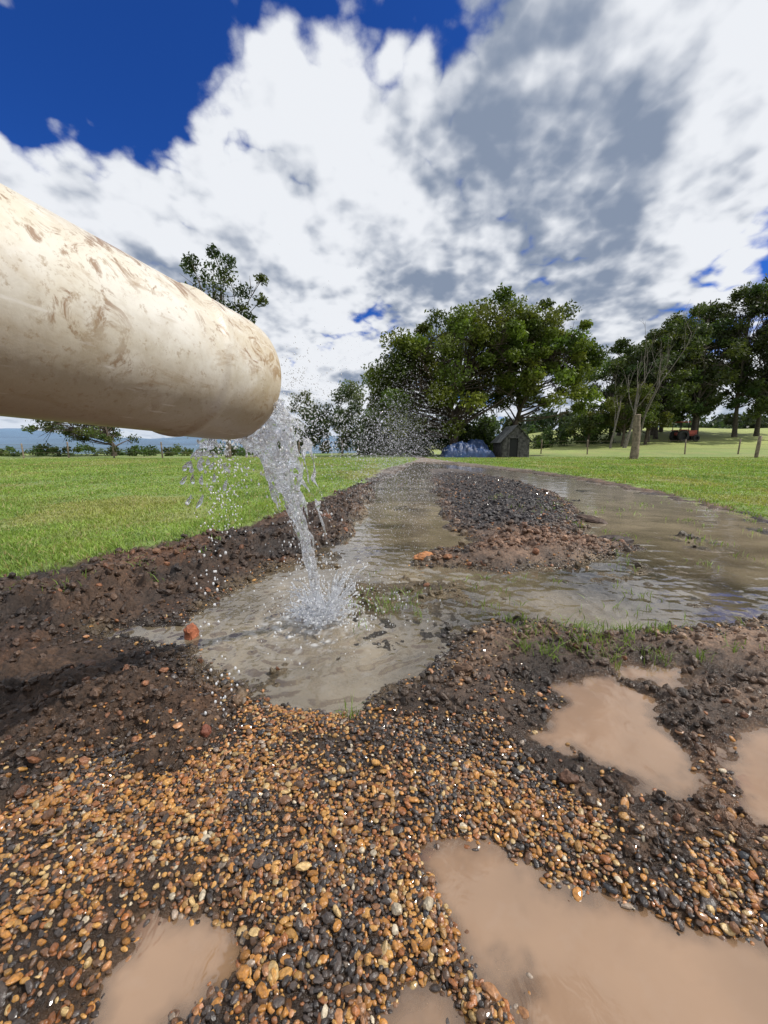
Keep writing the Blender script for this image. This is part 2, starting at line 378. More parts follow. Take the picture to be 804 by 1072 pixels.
# ---------------------------------------------------------------- grass
def leafmat(name,trans=.35,rough=.55):
    m,nt=mat(name);b=NB(nt)
    col=b.n('ShaderNodeAttribute',attribute_name='Col').outputs['Color']
    p=b.n('ShaderNodeBsdfPrincipled',{'Base Color':col,'Roughness':rough,'Specular IOR Level':.3})
    t=b.n('ShaderNodeBsdfTranslucent')
    nt.links.new(b.vm('MULTIPLY',col,(1.2,1.25,.5)).outputs[0],t.inputs[0])
    b.out(b.n('ShaderNodeMixShader',{0:trans,1:p.outputs[0],2:t.outputs[0]}).outputs[0]);return m
grm=leafmat('grass_blade')
def blades(x,y,z,hgt,wid,col,lean=.5):
    n=len(x);a=R.rand(n)*6.283;b_=R.rand(n)*6.283;l=hgt*lean*np.abs(R.normal(0,.8,n))
    wx,wy=np.cos(a)*wid/2,np.sin(a)*wid/2;lx,ly=np.cos(b_)*l,np.sin(b_)*l
    V=np.stack([np.stack([x-wx,y-wy,z],1),np.stack([x+wx,y+wy,z],1),
      np.stack([x+wx*.8+lx*.35,y+wy*.8+ly*.35,z+hgt*.6],1),np.stack([x-wx*.8+lx*.35,y-wy*.8+ly*.35,z+hgt*.6],1),
      np.stack([x+lx,y+ly,z+hgt],1)],1).reshape(-1,3)
    i=(np.arange(n)*5)[:,None]
    F=np.concatenate([i+np.array([[0,1,2]]),i+np.array([[0,2,3]]),i+np.array([[3,2,4]])]).reshape(-1,3)
    return V,F,np.repeat(col,5,0)
G=Geo()
n=400000
y=1.15*np.exp(R.rand(n)*math.log(26/1.15));x=R.uniform(-1.35,1.35,n)*(y+.6)
_s=ss(.04,-.05,sdf(GL,x,y));_s2=ss(.1,-.05,sdf(GR,x,y))
edge_n=fbm(x*6,y*6,3,171)*.5
k=R.rand(n)<np.maximum(_s,_s2)*(1+edge_n)
x,y=x[k],y[k];n=len(x)
z=np.where((x>-3.7)&(x<5.7)&(y<17.7),height(x,y),terrain(x,y))-.003
hg=(.014+.018*R.rand(n)+.014*fbm(x*1.5,y*1.5,2,431))*np.clip(.8+.06*y,1,1.7)
gc=grasscol(x,y)*R.uniform(.6,1.35,(n,1))*np.array([[1.05,1.08,1.]])
dry=R.rand(n)<.12;gc[dry]=np.array([.40,.35,.17])
V,F_,c=blades(x,y,z,np.clip(hg,.010,.08),.0030*np.clip(y,1,14)**.85,gc,1.1);G.add(V,F_,c)
G.make('lawn_grass',grm,False)
G=Geo()
tx=[];ty=[];
def tuft(cx,cy,r,n):
    tx.append(cx+R.normal(0,r,n));ty.append(cy+R.normal(0,r,n))
for _ in range(44): tuft(R.uniform(.3,1.25),R.uniform(1.0,1.75),R.uniform(.006,.03),R.randint(4,12))
for _ in range(44): tuft(R.uniform(.35,.95),R.uniform(.98,1.25),R.uniform(.008,.02),R.randint(8,20))
for _ in range(26): tuft(R.normal(.0,.08),R.normal(1.42,.12),.025,7)
for _ in range(80): tuft(R.uniform(1.2,3.4),R.uniform(1.4,4.5),R.uniform(.02,.06),9)
for _ in range(5): tuft(R.normal(-.08,.04),R.normal(.8,.012),.008,6)
for _ in range(50): tuft(R.uniform(-2.2,-.9),R.uniform(1.2,2.3),.015,8)
x=np.concatenate(tx);y=np.concatenate(ty);n=len(x)
z=np.maximum(height(x,y),-.012)-.002
V,F_,c=blades(x,y,z,R.uniform(.012,.045,n),.0025*np.clip(y,1,3),np.array([[.19,.27,.07]])*R.uniform(.6,1.3,(n,1)),1.2)
G.add(V,F_,c);G.make('grass_tufts',grm,False)

# ---------------------------------------------------------------- pipe
E=np.array([-.295,.782,.731]);D=np.array([.304,.953,0]);D/=np.linalg.norm(D)
r0=.113
prof=[(-2.8,r0-.002),(-.160,r0-.001),(-.152,r0+.0005),(-.148,r0+.004),(-.140,r0+.0048),(-.133,r0+.003),(-.129,r0+.0025),(-.05,r0+.0022),(-.022,r0+.0015),(-.008,r0),(-.002,r0-.0025),(0,r0-.006),(-.001,r0-.010),(-.006,r0-.0115),(-.3,r0-.012),(-2.8,r0-.012)]
L=[];Rr_=[]
for (l0,a0),(l1,a1) in zip(prof[:-1],prof[1:]):
    m=max(1,int(abs(l1-l0)/.03));
    for i in range(m): L.append(l0+(l1-l0)*i/m);Rr_.append(a0+(a1-a0)*i/m)
L.append(prof[-1][0]);Rr_.append(prof[-1][1])
L=np.array(L);Rr_=np.array(Rr_);k=128;a=np.arange(k)/k*2*np.pi
V=np.zeros((len(L),k,3));V[...,0]=Rr_[:,None]*np.cos(a);V[...,2]=Rr_[:,None]*np.sin(a);V[...,1]=L[:,None]
i=np.arange(len(L)-1)[:,None];j=np.arange(k)[None]
F_=np.stack([i*k+j,(i+1)*k+j,(i+1)*k+(j+1)%k,i*k+(j+1)%k],-1).reshape(-1,4)
m,nt=mat('weathered_pvc');b=NB(nt)
tc=b.n('ShaderNodeTexCoord').outputs['Object'];sp=b.n('ShaderNodeSeparateXYZ',{0:tc})
big=b.noise(tc,7,4,.6,.4);st_=b.noise(b.n('ShaderNodeMapping',{'Vector':tc,'Scale':(14,6,14)}).outputs[0],1.3,7,.72,.9)
col=b.mix(b.mr(big,.35,.65),(.70,.68,.62),(.60,.56,.46))
col=b.mix(b.mr(b.noise(tc,6,6,.7,.5),.49,.64,0,.5),col,(.47,.38,.25))
col=b.mix(b.mr(st_,.55,.66,0,.6),col,(.33,.22,.12))
blot=b.m('MULTIPLY',b.mr(b.noise(tc,26,6,.75,1.0),.51,.59),b.mr(b.noise(tc,7,3,.5),.46,.55))
col=b.mix(b.m('MULTIPLY',blot,.85),col,(.22,.12,.055))
mo=b.m('MULTIPLY',b.mr(b.m('ADD',sp.outputs[1],b.m('MULTIPLY',b.m('SUBTRACT',b.noise(tc,18,6,.7),.5),.34)),-.11,.03),.75)
col=b.mix(mo,col,(.40,.29,.14))
under_shade=b.mr(b.m('ADD',sp.outputs[2],b.m('MULTIPLY',b.m('SUBTRACT',b.noise(tc,14,6,.65),.5),.22)),.01,-.08,0,.7)  # shaded underside of the pipe, painted as a darker olive tone
col=b.mix(under_shade,col,(.30,.23,.13))
rust=b.mr(b.noise(tc,95,4,.75),.56,.68,0,.6);col=b.mix(rust,col,(.28,.19,.10))
scr=b.mr(b.noise(b.n('ShaderNodeMapping',{'Vector':tc,'Rotation':(.3,.2,.5),'Scale':(140,14,90)}).outputs[0],1,3,.5),.66,.72,0,.4)
col=b.mix(scr,col,(.76,.74,.70))
bp=b.n('ShaderNodeBump',{'Strength':.25,'Distance':.002,'Height':b.noise(tc,70,4,.65)})
p=b.n('ShaderNodeBsdfPrincipled',{'Base Color':col,'Roughness':b.mr(big,.3,.7,.3,.5),'Normal':bp.outputs[0]})
b.out(p.outputs[0])
pipe=mk('drain_pipe',V.reshape(-1,3),F_,m,True)
pipe.location=E;pipe.rotation_euler=(-.042,0,-math.atan2(D[0],D[1]))

# ---------------------------------------------------------------- water jet
jm,nt=mat('splashing_water');b=NB(nt)
tc=b.n('ShaderNodeTexCoord').outputs['Object']
bp=b.n('ShaderNodeBump',{'Strength':.5,'Distance':.003,'Height':b.noise(tc,90,3,.6,.4)})
g=b.n('ShaderNodeBsdfGlass',{'IOR':1.33,'Roughness':.0,'Color':(.98,.985,1,1),'Normal':bp.outputs[0]})
d_=b.n('ShaderNodeBsdfDiffuse',{'Color':(.88,.9,.93,1)});t_=b.n('ShaderNodeBsdfTranslucent',{'Color':(.88,.9,.93,1)})
w_=b.n('ShaderNodeMixShader',{0:.5,1:d_.outputs[0],2:t_.outputs[0]})
b.out(b.n('ShaderNodeMixShader',{0:b.mr(b.noise(tc,60,3,.6),.44,.62,.06,.62),1:g.outputs[0],2:w_.outputs[0]}).outputs[0])
N_=np.array([D[1],-D[0],0])
pts=[];rad=[]
def jetpos(s,lat,up):
    conv=lat*(1-ss(0,.8,s)*.88)
    x=-.29+(LX+.29)*s;y=.765+(LY-.765)*s
    z=.632*(1-s*s)+up*(1-s)
    return np.stack([x+N_[0]*conv,y+N_[1]*conv,z],1)
for q in range(42):
    lat=R.uniform(-.045,.09);up=.02*(lat/.06)**2+R.uniform(-.008,.03)
    full=q<13
    s1=1 if full else R.uniform(.2,.75)
    s=np.linspace(0,s1,230)
    P=jetpos(s,lat,up)
    ph=R.rand(4)*6.28;am=(.004+.011*s) if full else (.005+.018*s)
    P[:,0]+=am*np.sin(s*17+ph[0])*.8+.004*np.sin(s*43+ph[1]);P[:,1]+=am*np.sin(s*13+ph[2]);P[:,2]+=.009*np.sin(s*37+ph[3])
    if q>=24:P[:,0]+=s*R.uniform(-.05,.14)
    rr=lerp(.0052,.0040,s)*(1+(.45 if full else .65)*np.sin(s*R.uniform(30,70)+ph[1])+.3*np.sin(s*23+ph[2]))
    if s1<1: rr=rr*np.clip((s1-s)*8,0.3,1)
    pts.append(P);rad.append(np.clip(rr,.0015,.0085))
for q in range(12):
    s=np.linspace(0,R.uniform(.35,1),90);vx=R.uniform(-.14,-.05);vy=R.uniform(-.05,.12)
    P=np.stack([-.325+vx*s,.80+vy*s,.625+R.uniform(0,.02)-R.uniform(.12,.25)*s*s-.02*s],1)
    P+=.004*np.sin(s[:,None]*np.array([31,23,41])+q)
    pts.append(P);rad.append(np.clip(.0026*(1+.9*np.sin(s*45+q)),.0011,.005))
# crown
for q in range(56):
    a=R.rand()*6.28;l=R.uniform(.05,.16)*(1.5 if math.cos(a)>0 else 1.);hh=R.uniform(.03,.12)*(1.6 if math.cos(a)>.2 else 1.1)
    s=np.linspace(0,1,60)*R.uniform(.5,1.);r_=.015+l*s
    P=np.stack([LX+np.cos(a+.3*s)*r_,LY+np.sin(a+.3*s)*r_,hh*np.sin(s*np.pi*.62)],1)
    pts.append(P);rad.append(lerp(.0058,.0019,s)*(1+.35*np.sin(s*25+q)))
for q in range(700):
    a=R.rand()*6.28;r_=.018+.10*R.rand();pts.append(np.array([[LX+np.cos(a)*r_,LY+np.sin(a)*r_,(r_-.012)*.8*(1+.5*math.sin(a*5)+.3*math.sin(a*11))]]));rad.append(np.array([.0042]))
P=np.concatenate(pts);r=np.concatenate(rad)
V,F_,_=scatter(ICO1,P,np.repeat(r[:,None]*1.1,3,1),rotm(len(P),R))
jet=mk('water_jet',V,F_,jm,True)
mo=jet.modifiers.new('r','REMESH');mo.mode='VOXEL';mo.voxel_size=.0020;mo.use_smooth_shade=True
mo=jet.modifiers.new('s','SMOOTH');mo.iterations=2;mo.factor=.5
# droplets
dm,nt=mat('water_droplet');b=NB(nt)
g=b.n('ShaderNodeBsdfGlossy',{'Color':(1,1,1,1),'Roughness':.02});d_=b.n('ShaderNodeBsdfDiffuse',{'Color':(.93,.95,.97,1)});t_=b.n('ShaderNodeBsdfTransparent')
w_=b.n('ShaderNodeMixShader',{0:.45,1:d_.outputs[0],2:t_.outputs[0]})
b.out(b.n('ShaderNodeMixShader',{0:.25,1:w_.outputs[0],2:g.outputs[0]}).outputs[0])
cs=[];rs=[]
def drops(C,r): cs.append(C);rs.append(np.broadcast_to(r,(len(C),)))
n=620;s=R.rand(n);P=jetpos(s,R.normal(0.01,.05,n),0);P+=R.normal(0,1,(n,3))*(.018+.04*s)[:,None];drops(P,R.uniform(.0007,.0028,n))
n=90;s=R.rand(n);drops(np.stack([-.355+R.normal(0,.012,n)-.01*s,.76+R.normal(0,.03,n)+.02*s,.62*(1-s)+.01],1),R.uniform(.001,.0030,n))
n=340;s=R.rand(n);drops(np.stack([-.33-.13*s+R.normal(0,.022,n),.84+.25*s+R.normal(0,.04,n),.60-.24*s*s+R.normal(0,.05,n)],1),R.uniform(.0006,.0024,n))
n=2300;a=R.rand(n)**1.3;drops(np.stack([-.24+.36*a+R.normal(0,.03+.07*a,n),.88+.75*a+R.normal(0,.06,n),.66+R.normal(0,.03+.11*a,n)-.10*a*a],1),R.uniform(.0004,.0016,n))
n=620;drops(np.stack([-.205+R.normal(0,.03,n),.95+R.normal(0,.05,n),.72+R.normal(0,.055,n)],1),R.uniform(.0004,.0016,n))
n=700;a=R.rand(n)*6.28;r_=.03+np.abs(R.normal(0,.15,n));drops(np.stack([LX+.04+np.cos(a)*r_,LY+np.sin(a)*r_,np.abs(R.normal(0,.085,n))+.005],1),R.uniform(.0006,.0028,n))
n=14000;s=R.rand(n);drops(np.stack([-.12+.35*s+R.normal(0,.18,n),1.5+2.2*s+R.normal(0,.25,n),np.clip(.55+.26*R.normal(0,1,n),.02,1.2)],1),R.uniform(.0004,.0011,n)*(1+.8*s))
C=np.concatenate(cs);r=np.concatenate(rs);sm=r<.0012
G=Geo()
for base,kk in ((ICO1,sm),(ICO2,~sm)):
    q=r[kk];S=np.stack([q,q,q*R.uniform(1,1.8,len(q))],1)
    V,F_,_=scatter(base,C[kk],S,zrot(R.rand(len(q))*6));G.add(V,F_)
G.make('water_droplets',dm,True)

# ---------------------------------------------------------------- trees
fm=leafmat('tree_leaf',.35,.5)
bark=std('bark',None,.85,.4,6,.8,14,.2,0,.05)
def leaves(cl,per,size,base,R=R,aspect=.45,flat=.75,var=.45):
    cl=np.asarray(cl);n=len(cl);N=n*per
    c=np.repeat(cl,per,0)
    d=R.normal(size=(N,3));d/=np.linalg.norm(d,axis=1)[:,None]
    rr=R.rand(N)**.45*(1+.3*np.sin(d[:,0]*5+c[:,0]*7)*np.sin(d[:,2]*6+c[:,1]*5))
    P=c[:,:3]+d*(rr*c[:,3])[:,None]*np.array([1,1,flat])
    M=rotm(N,R);a=M[:,:,0];b_=M[:,:,1];s=size*R.uniform(.6,1.4,N)[:,None]
    V=np.stack([P-a*s,P+b_*s*aspect,P+a*s,P-b_*s*aspect],1).reshape(-1,3)
    F=np.arange(N*4).reshape(-1,4)
    cb=np.repeat(R.uniform(1-var,1+var,(n,1)),per,0)*R.uniform(.7,1.3,(N,1))
    hue=np.repeat(R.uniform(-.15,.25,(n,1)),per,0)
    col=np.asarray(base)[None]*cb;col[:,0]*=(1+hue[:,0])
    return V,F,np.repeat(col,4,0)
def tree(name,base,trunk,clumps,per,size,col,tr=.25,bcol=(.09,.07,.055),aspect=.45,var=.45):
    e=empty(name);base=np.array(base,float)
    G=Geo();T=np.array(trunk,float)+base
    t=np.linspace(0,1,24);i=np.linspace(0,1,len(T))
    TP=np.stack([np.interp(t,i,T[:,q]) for q in range(3)],1);TP[:,0]+=.12*np.sin(t*9)*t*tr*3;TP[:,1]+=.1*np.sin(t*7+1)*tr*3*t
    rad=tr*(1-.8*t)+tr*.5*np.exp(-t*18)
    G.tube(TP,rad,10,bcol)
    for c in clumps:
        c=np.asarray(c)[:3]
        d2=np.linalg.norm(TP-(c*np.array([1,1,.6])+np.array([0,0,base[2]*.4])),axis=1)
        cand=np.where(TP[:,2]<max(c[2]-.15*abs(c[0]-base[0]),TP[6,2]))[0]
        j=cand[np.argmin(d2[cand])] if len(cand) else 6
        j=max(j,5);p0=TP[j];s=np.linspace(0,1,8)[:,None]
        P=p0+(c-p0)*s;bend=np.sin(s*np.pi)*np.linalg.norm(c-p0)*.12
        P=P+bend*np.array([R.normal()*.5,R.normal()*.5,R.uniform(-.6,.8)])
        G.tube(P,lerp(min(rad[j]*.4,tr*.32),.015,s[:,0]),5,bcol)
        for q in range(4):
            d=R.normal(size=3);d/=np.linalg.norm(d)
            G.tube(np.linspace(P[5],P[5]+d*np.linalg.norm(c-p0)*.22,4),np.linspace(.03,.01,4)*tr*4,4,bcol)
    G.make('trunk',bark,True,e)
    V,F,c=leaves(clumps,per,size,col,aspect=aspect,var=var)
    mk('foliage',V,F,fm,False,c,None,e)
    return e
def prof_clumps(top,bot,n,yc,dep,rr,zb=0):
    top=np.array(top);bot=np.array(bot);o=[];x0,x1=top[0,0],top[-1,0];xc=(x0+x1)/2;hw=(x1-x0)/2
    while len(o)<n:
        r=R.uniform(*rr);x=R.uniform(x0+r*.6,x1-r*.6);zt=np.interp(x,top[:,0],top[:,1])-r*.6;zl=np.interp(x,bot[:,0],bot[:,1])+r*.5
        if zt<zl: zt=zl+.01
        z=zl+(zt-zl)*R.rand()**.7
        w=math.sqrt(max(0,1-((x-xc)/hw)**2));y=yc+R.uniform(-1,1)*dep*w*.9
        o.append((x,y,z+zb,r))
    return o
top=[(-1.2,4.8),(-.4,6.9),(1.2,8.5),(3.,10.),(4.4,9.4),(5.6,10.3),(7.4,11.3),(8.8,10.8),(10.0,9.0)]
bot=[(-1.2,1.4),(1,.7),(4,.9),(7,2.4),(10,3.6)]
cl=prof_clumps(top,bot,185,28,4.2,(.45,1.15))
tree('shade_tree',(4.9,28,0.1),[(0,0,-.3),(.1,0,1.5),(-.2,.1,3.2),(.5,0,5.5),(1.0,0,8)],cl,340,.115,(.115,.155,.028),.34,var=.55)
top=[(7.8,9.4),(9.2,10.2),(10.2,9.2),(11.3,11.0),(12.2,10.8),(12.8,9.2),(13.6,9.0),(15.0,5.8)]
bot=[(7.8,3.6),(10,3.0),(12,2.3),(15.0,3.0)]
cl=prof_clumps(top,bot,112,28.5,3.,(.4,.95))
tree('shade_tree',(9.2,28.5,0.1),[(0,0,-.3),(.1,0,1.5),(.6,.1,3.2),(1.3,0,5.5),(1.8,0,8)],cl,300,.115,(.11,.15,.028),.24,var=.55)
cl=[(-9.6,25,11.2,.75),(-10.6,25.3,10.6,.7),(-8.7,25,10.7,.6),(-9.3,24.6,9.9,.7),(-8.3,25,9.8,.55),(-11.1,25,9.8,.6),(-10.1,25.4,9.4,.6),(-8.1,25,8.9,.5),(-9.0,25,8.9,.55),(-7.7,25,8.3,.45),(-10.9,24.6,11.3,.5),(-8.9,24.8,11.4,.45),(-11.3,25,8.8,.5),(-8.2,25,7.6,.5),(-10.2,25,7.2,.7),(-9.5,25,6,.8)]
cl=[(a-.4+R.normal(0,.15),b_,c+.1,d*1.1) for a,b_,c,d in cl]+[(-7.3,25,10.6,.4),(-7.4,25,9.4,.45),(-11.6,25,11.2,.5),(-10.1,25,12.1,.45)]
tree('gum_tree',(-10.,25,0.05),[(0,0,-.3),(.2,0,3),(-.2,.1,6),(.1,0,9),(.2,0,10.6)],cl,190,.10,(.055,.085,.022),.15,bcol=(.12,.10,.08))
cl=[(-24.8+R.uniform(-2,5.),30+R.uniform(-2,2),R.uniform(1.3,4.2),R.uniform(.3,.7)) for _ in range(60)]
tree('acacia_tree',(-20.8,30,0.0),[(0,0,-.3),(.1,0,.8),(-.3,0,1.6),(-.6,0,3.0)],cl,130,.09,(.08,.11,.035),.2)
gx=[(26.5,46,9.8),(29.5,44,11.2),(32.5,47,13.2),(35.5,45,13.6),(38,48,16.2),(41,46,17.0),(44.5,47,18.5),(36.5,52,14.5),(31,52,12.5),(48,48,18),(34,50,12),(40,51,16),(43,43,15)]
for q,(x_,y_,h_) in enumerate(gx):
    z0=float(terrain(np.array([x_]),np.array([y_]))[0])
    cl=[]
    for _ in range(54):
        zz=R.uniform(.22,1.)*h_;w=4.0*math.sin(math.pi*min(1,(zz/h_-.08)/.96))+.4
        a=R.rand()*6.28;q_=math.sqrt(R.rand());cl.append((x_+math.cos(a)*q_*w,y_+math.sin(a)*q_*w,z0+zz-.6,R.uniform(.55,1.1)))
    tree('gum_tree',(x_,y_,z0),[(0,0,-.3),(R.uniform(-.3,.3),0,h_*.3),(R.uniform(-.6,.6),.1,h_*.6),(R.uniform(-.5,.5),0,h_*.95)],cl,180,.17,(.055,.083,.024),.22,bcol=(.10,.085,.07))
for x_,y_,h_ in((24.3,40,5.6),(21.8,42,4.2),(27.3,41,5.0)):
    z0=float(terrain(np.array([x_]),np.array([y_]))[0])
    cl=[(x_+R.uniform(-1.7,1.7),y_+R.uniform(-1.5,1.5),z0+R.uniform(.4,1)*h_,R.uniform(.4,.8)) for _ in range(24)]
    tree('wattle_tree',(x_,y_,z0),[(0,0,-.3),(.1,0,h_*.3),(-.2,0,h_*.6),(0,0,h_*.8)],cl,200,.13,(.09,.12,.03),.15)
def dead(base,h,n,seed):
    Q=np.random.RandomState(seed);G=Geo()
    def br(p,d,l,r,dep):
        P=[p];dd=d.copy()
        for i in range(6):
            dd=dd+Q.normal(0,.11,3);dd[2]+=.05;dd/=np.linalg.norm(dd);P.append(P[-1]+dd*l/6)
        G.tube(np.array(P),np.linspace(r,r*.4,7),5,(.17,.15,.13))
        if dep>0:
            for k in range(3 if dep>1 else 2):
                j=Q.randint(3,7);nd=dd+Q.normal(0,.4,3);nd[2]=abs(nd[2])+.3;nd/=np.linalg.norm(nd)
                br(P[j],nd,l*Q.uniform(.45,.65),r*.45,dep-1)
    for i in range(n):
        br(np.array(base,float)+np.array([Q.uniform(-.3,.3),0,-.2]),np.array([Q.uniform(-.3,.3),Q.uniform(-.2,.2),1.]),h*.55,.12,3)
    return G.make('dead_tree',bark,True)
for bx,by,hh,nn,sd in((23.4,38,11.5,2,5),(25.6,39,12,1,9),(21.8,38,8.5,1,13)):
    dead((bx,by,float(terrain(np.array([bx]),np.array([by]))[0])),hh,nn,sd)
def mass(name,spots,per,size,col):
    V,F,c=leaves(spots,per,size,col,flat=.8);return mk(name,V,F,fm,False,c)
sp=[]
for _ in range(130):
    x=R.uniform(-12,-1.0);h=2.4+4.6*ss(-12,-6,x)*(.8+.3*math.sin(x*1.3));sp.append((x,R.uniform(38,43),R.uniform(.1,.98)*h,R.uniform(.5,1.0)))
mass('background_trees',sp,190,.14,(.085,.12,.055))
sp=[]
for _ in range(190):
    x=R.uniform(-46,-8);y=R.uniform(29,38);sp.append((x,y,R.uniform(-.2,.5)+.25*math.sin(x*.9),R.uniform(.3,.6)))
mass('shrub_row',sp,130,.10,(.07,.11,.03))
sp=[]
for _ in range(90):
    x=R.uniform(9,26);y=R.uniform(44,52);z0=float(terrain(np.array([x]),np.array([y]))[0]);sp.append((x,y,z0+R.uniform(0,1.6),R.uniform(.6,1.)))
for _ in range(130):
    x=R.uniform(-2,9.5);sp.append((x,R.uniform(31,34),R.uniform(.2,2.6),R.uniform(.5,.9)))
mass('bushes',sp,150,.15,(.05,.08,.022))
sp=[]
for _ in range(260):
    x=R.uniform(10,170);y=R.uniform(85,110);z0=float(terrain(np.array([x]),np.array([y]))[0]);sp.append((x,y,z0+R.uniform(0,4.),R.uniform(1.4,2.6)))
for _ in range(200):
    x=R.uniform(-200,-10);y=R.uniform(110,170);z0=float(terrain(np.array([x]),np.array([y]))[0]);sp.append((x,y,z0+R.uniform(0,4.),R.uniform(2,3.4)))
mass('distant_trees',sp,110,.55,(.05,.075,.04))

# ---------------------------------------------------------------- shed
wood=std('grey_timber',(.085,.08,.078),.8,.7,5,.5,20,.3,0,.02)
darkm=std('dark_interior',(.02,.02,.022),.9,.2)
tin=std('galvanised_roof',(.13,.135,.14),.5,.5,3,.2,30)
blue=std('blue_tarp',(.02,.05,.14),.5,.4,3,.4,8,.5,0,.05)
sh=empty('timber_shed')
sx,sy=8.5,26.3
G=Geo()
w,dp,hw,hp=1.7,2.2,1.15,2.05
nb=12
for i in range(nb):
    xx=-w/2+(i+.5)*w/nb;top=hw+(hp-hw)*(1-abs(xx)/(w/2))
    if -.42<xx<.1: G.box((sx+xx,sy-dp/2,(1.25+top)/2+.02),(w/nb*.94,.04+.01*(i%2),top-1.25))
    else: G.box((sx+xx,sy-dp/2,top/2),(w/nb*.94,.04+.01*(i%2),top))
    G.box((sx+xx,sy+dp/2,top/2),(w/nb*.94,.04,top))
for s_ in(-1,1):
    for i in range(12): G.box((sx+s_*w/2,sy-dp/2+(i+.5)*dp/12,hw/2),(.04,dp/12*.94,hw))
G.make('walls',wood,False,sh)
G=Geo()
for s_ in(-1,1):
    n=30;xa=np.linspace(-dp/2-.15,dp/2+.15,n*4);zz=.02*np.sin(xa*40)
    a=np.stack([np.full_like(xa,sx),sy+xa,hp+.05+zz],1);b_=np.stack([np.full_like(xa,sx+s_*(w/2+.2)),sy+xa,hw-.15+zz],1)
    V=np.concatenate([a,b_]);m_=len(xa);i=np.arange(m_-1);G.add(V,np.stack([i,i+1,i+1+m_,i+m_],1))
G.make('roof',tin,False,sh)
G=Geo();G.box((sx-.16,sy-dp/2+.06,.62),(.6,.04,1.24));G.box((sx,sy,.05),(1.5,1.9,.1));G.make('doorway_shade_and_floor',darkm,False,sh)  # dark panel across the opening stands in for the shade inside; floor slab behind
G=Geo();G.box((sx-.46,sy-dp/2-.035,.64),(.06,.05,1.28));G.box((sx+.14,sy-dp/2-.035,.64),(.06,.05,1.28));G.box((sx-.16,sy-dp/2-.035,1.3),(.72,.05,.06));G.make('door_frame',wood,False,sh)
n=60;X,Y,F=grid(np.linspace(-1.7,1.7,n),np.linspace(-1.2,1.2,n))
rr=np.clip(1-(np.abs(X)/1.65)**3,0,1)*np.clip(1-(np.abs(Y)/1.15)**3,0,1)
Z=(1.0+.35*fbm(X*1.3,Y*1.3,3,501)+.25*X*-.3)*rr**.45+.12*fbm(X*5,Y*3,3,511)*rr**.2
mk('tarpaulin',np.stack([X+5.6,Y+26.5,np.maximum(Z,0)+.04],-1).reshape(-1,3),F,blue,False)

# ---------------------------------------------------------------- posts, fences, tractor
post=std('weathered_post',(.20,.16,.12),.85,.5,7,.8,25,.2,0,.02)
G=Geo();z=np.linspace(-.2,2.45,12);G.tube(np.stack([14.1+.03*np.sin(z*2),np.full(12,22.),z],1),np.linspace(.22,.17,12)*(1+.05*np.sin(z*5)),12)
G.tube(np.array([[14.09,22,2.44],[14.09,22,2.49],[14.09,22,2.5]]),np.array([.17,.12,.001]),12)
G.make('timber_post',post)
def fence(name,pts,sp,h,r,wires):
    G=Geo();P=[]
    for (ax,ay),(bx,by) in zip(pts[:-1],pts[1:]):
        m_=int(math.hypot(bx-ax,by-ay)/sp)
        for i in range(m_): P.append((ax+(bx-ax)*i/m_,ay+(by-ay)*i/m_))
    P.append(pts[-1]);P=np.array(P);z=terrain(P[:,0],P[:,1])
    for (x,y),z0 in zip(P,z):
        t_=R.normal(0,.03,2);hh=h*R.uniform(.92,1.08)
        G.tube(np.array([[x,y,z0-.2],[x+t_[0]*.5,y+t_[1]*.5,z0+hh*.5],[x+t_[0],y+t_[1],z0+hh],[x+t_[0],y+t_[1],z0+hh+.005]]),np.array([r,r,r*.9,.002]),7)
    for wz in wires: G.tube(np.column_stack([P,z+wz]),.006,4)
    G.make(name,post)
fence('wire_fence',[(9.5,33),(20,31),(29,27.5),(40,27)],3.2,1.15,.05,(.4,.75,1.05))
fence('wire_fence',[(-34,27),(-18,26),(-3,28)],3.0,1.0,.05,(.35,.65,.92))
fence('fence_post',[(22.8,24),(23.,24.1)],3,1.3,.1,())
tr=empty('tractor');tx_,ty_=33.2,43.5;tz=float(terrain(np.array([tx_]),np.array([ty_]))[0])
redp=std('faded_red_paint',(.30,.05,.03),.5,.4,3,.2,20);rub=std('tyre_rubber',(.02,.02,.02),.8,.2,8,.5,20)
G=Geo();G.box((tx_+.5,ty_,tz+1.0),(1.3,.6,.45));G.box((tx_+.55,ty_,tz+.72),(1.1,.4,.2));G.box((tx_-.5,ty_,tz+.85),(.7,.7,.3));G.box((tx_-.55,ty_-.62,tz+1.25),(.9,.3,.06));G.box((tx_-.55,ty_+.62,tz+1.25),(.9,.3,.06));G.box((tx_-.45,ty_,tz+2.1),(1.1,1.2,.08));G.make('body',redp,False,tr)
G=Geo()
for ax in(-.95,.0):
    for ay in(-.55,.55): G.tube([(tx_+ax,ty_+ay,tz+.9),(tx_+ax,ty_+ay,tz+2.07)],.04,6)
G.tube([(tx_+.75,ty_,tz+1.2),(tx_+.75,ty_,tz+1.8)],.04,6);G.make('frame',darkm,False,tr)
G=Geo()
for ax,ay,r_ in((-.55,-.6,.62),(-.55,.6,.62),(.95,-.5,.36),(.95,.5,.36)):
    pr_=[(-.13,r_*.55),(-.13,r_*.9),(-.09,r_),(.09,r_),(.13,r_*.9),(.13,r_*.55),(.04,r_*.5),(.04,.02)]
    G.tube(np.array([[tx_+ax,ty_+ay+q[0]+i*1e-4,tz+r_] for i,q in enumerate(pr_)]),np.array([q[1] for q in pr_]),20)
G.make('wheels',rub,False,tr)

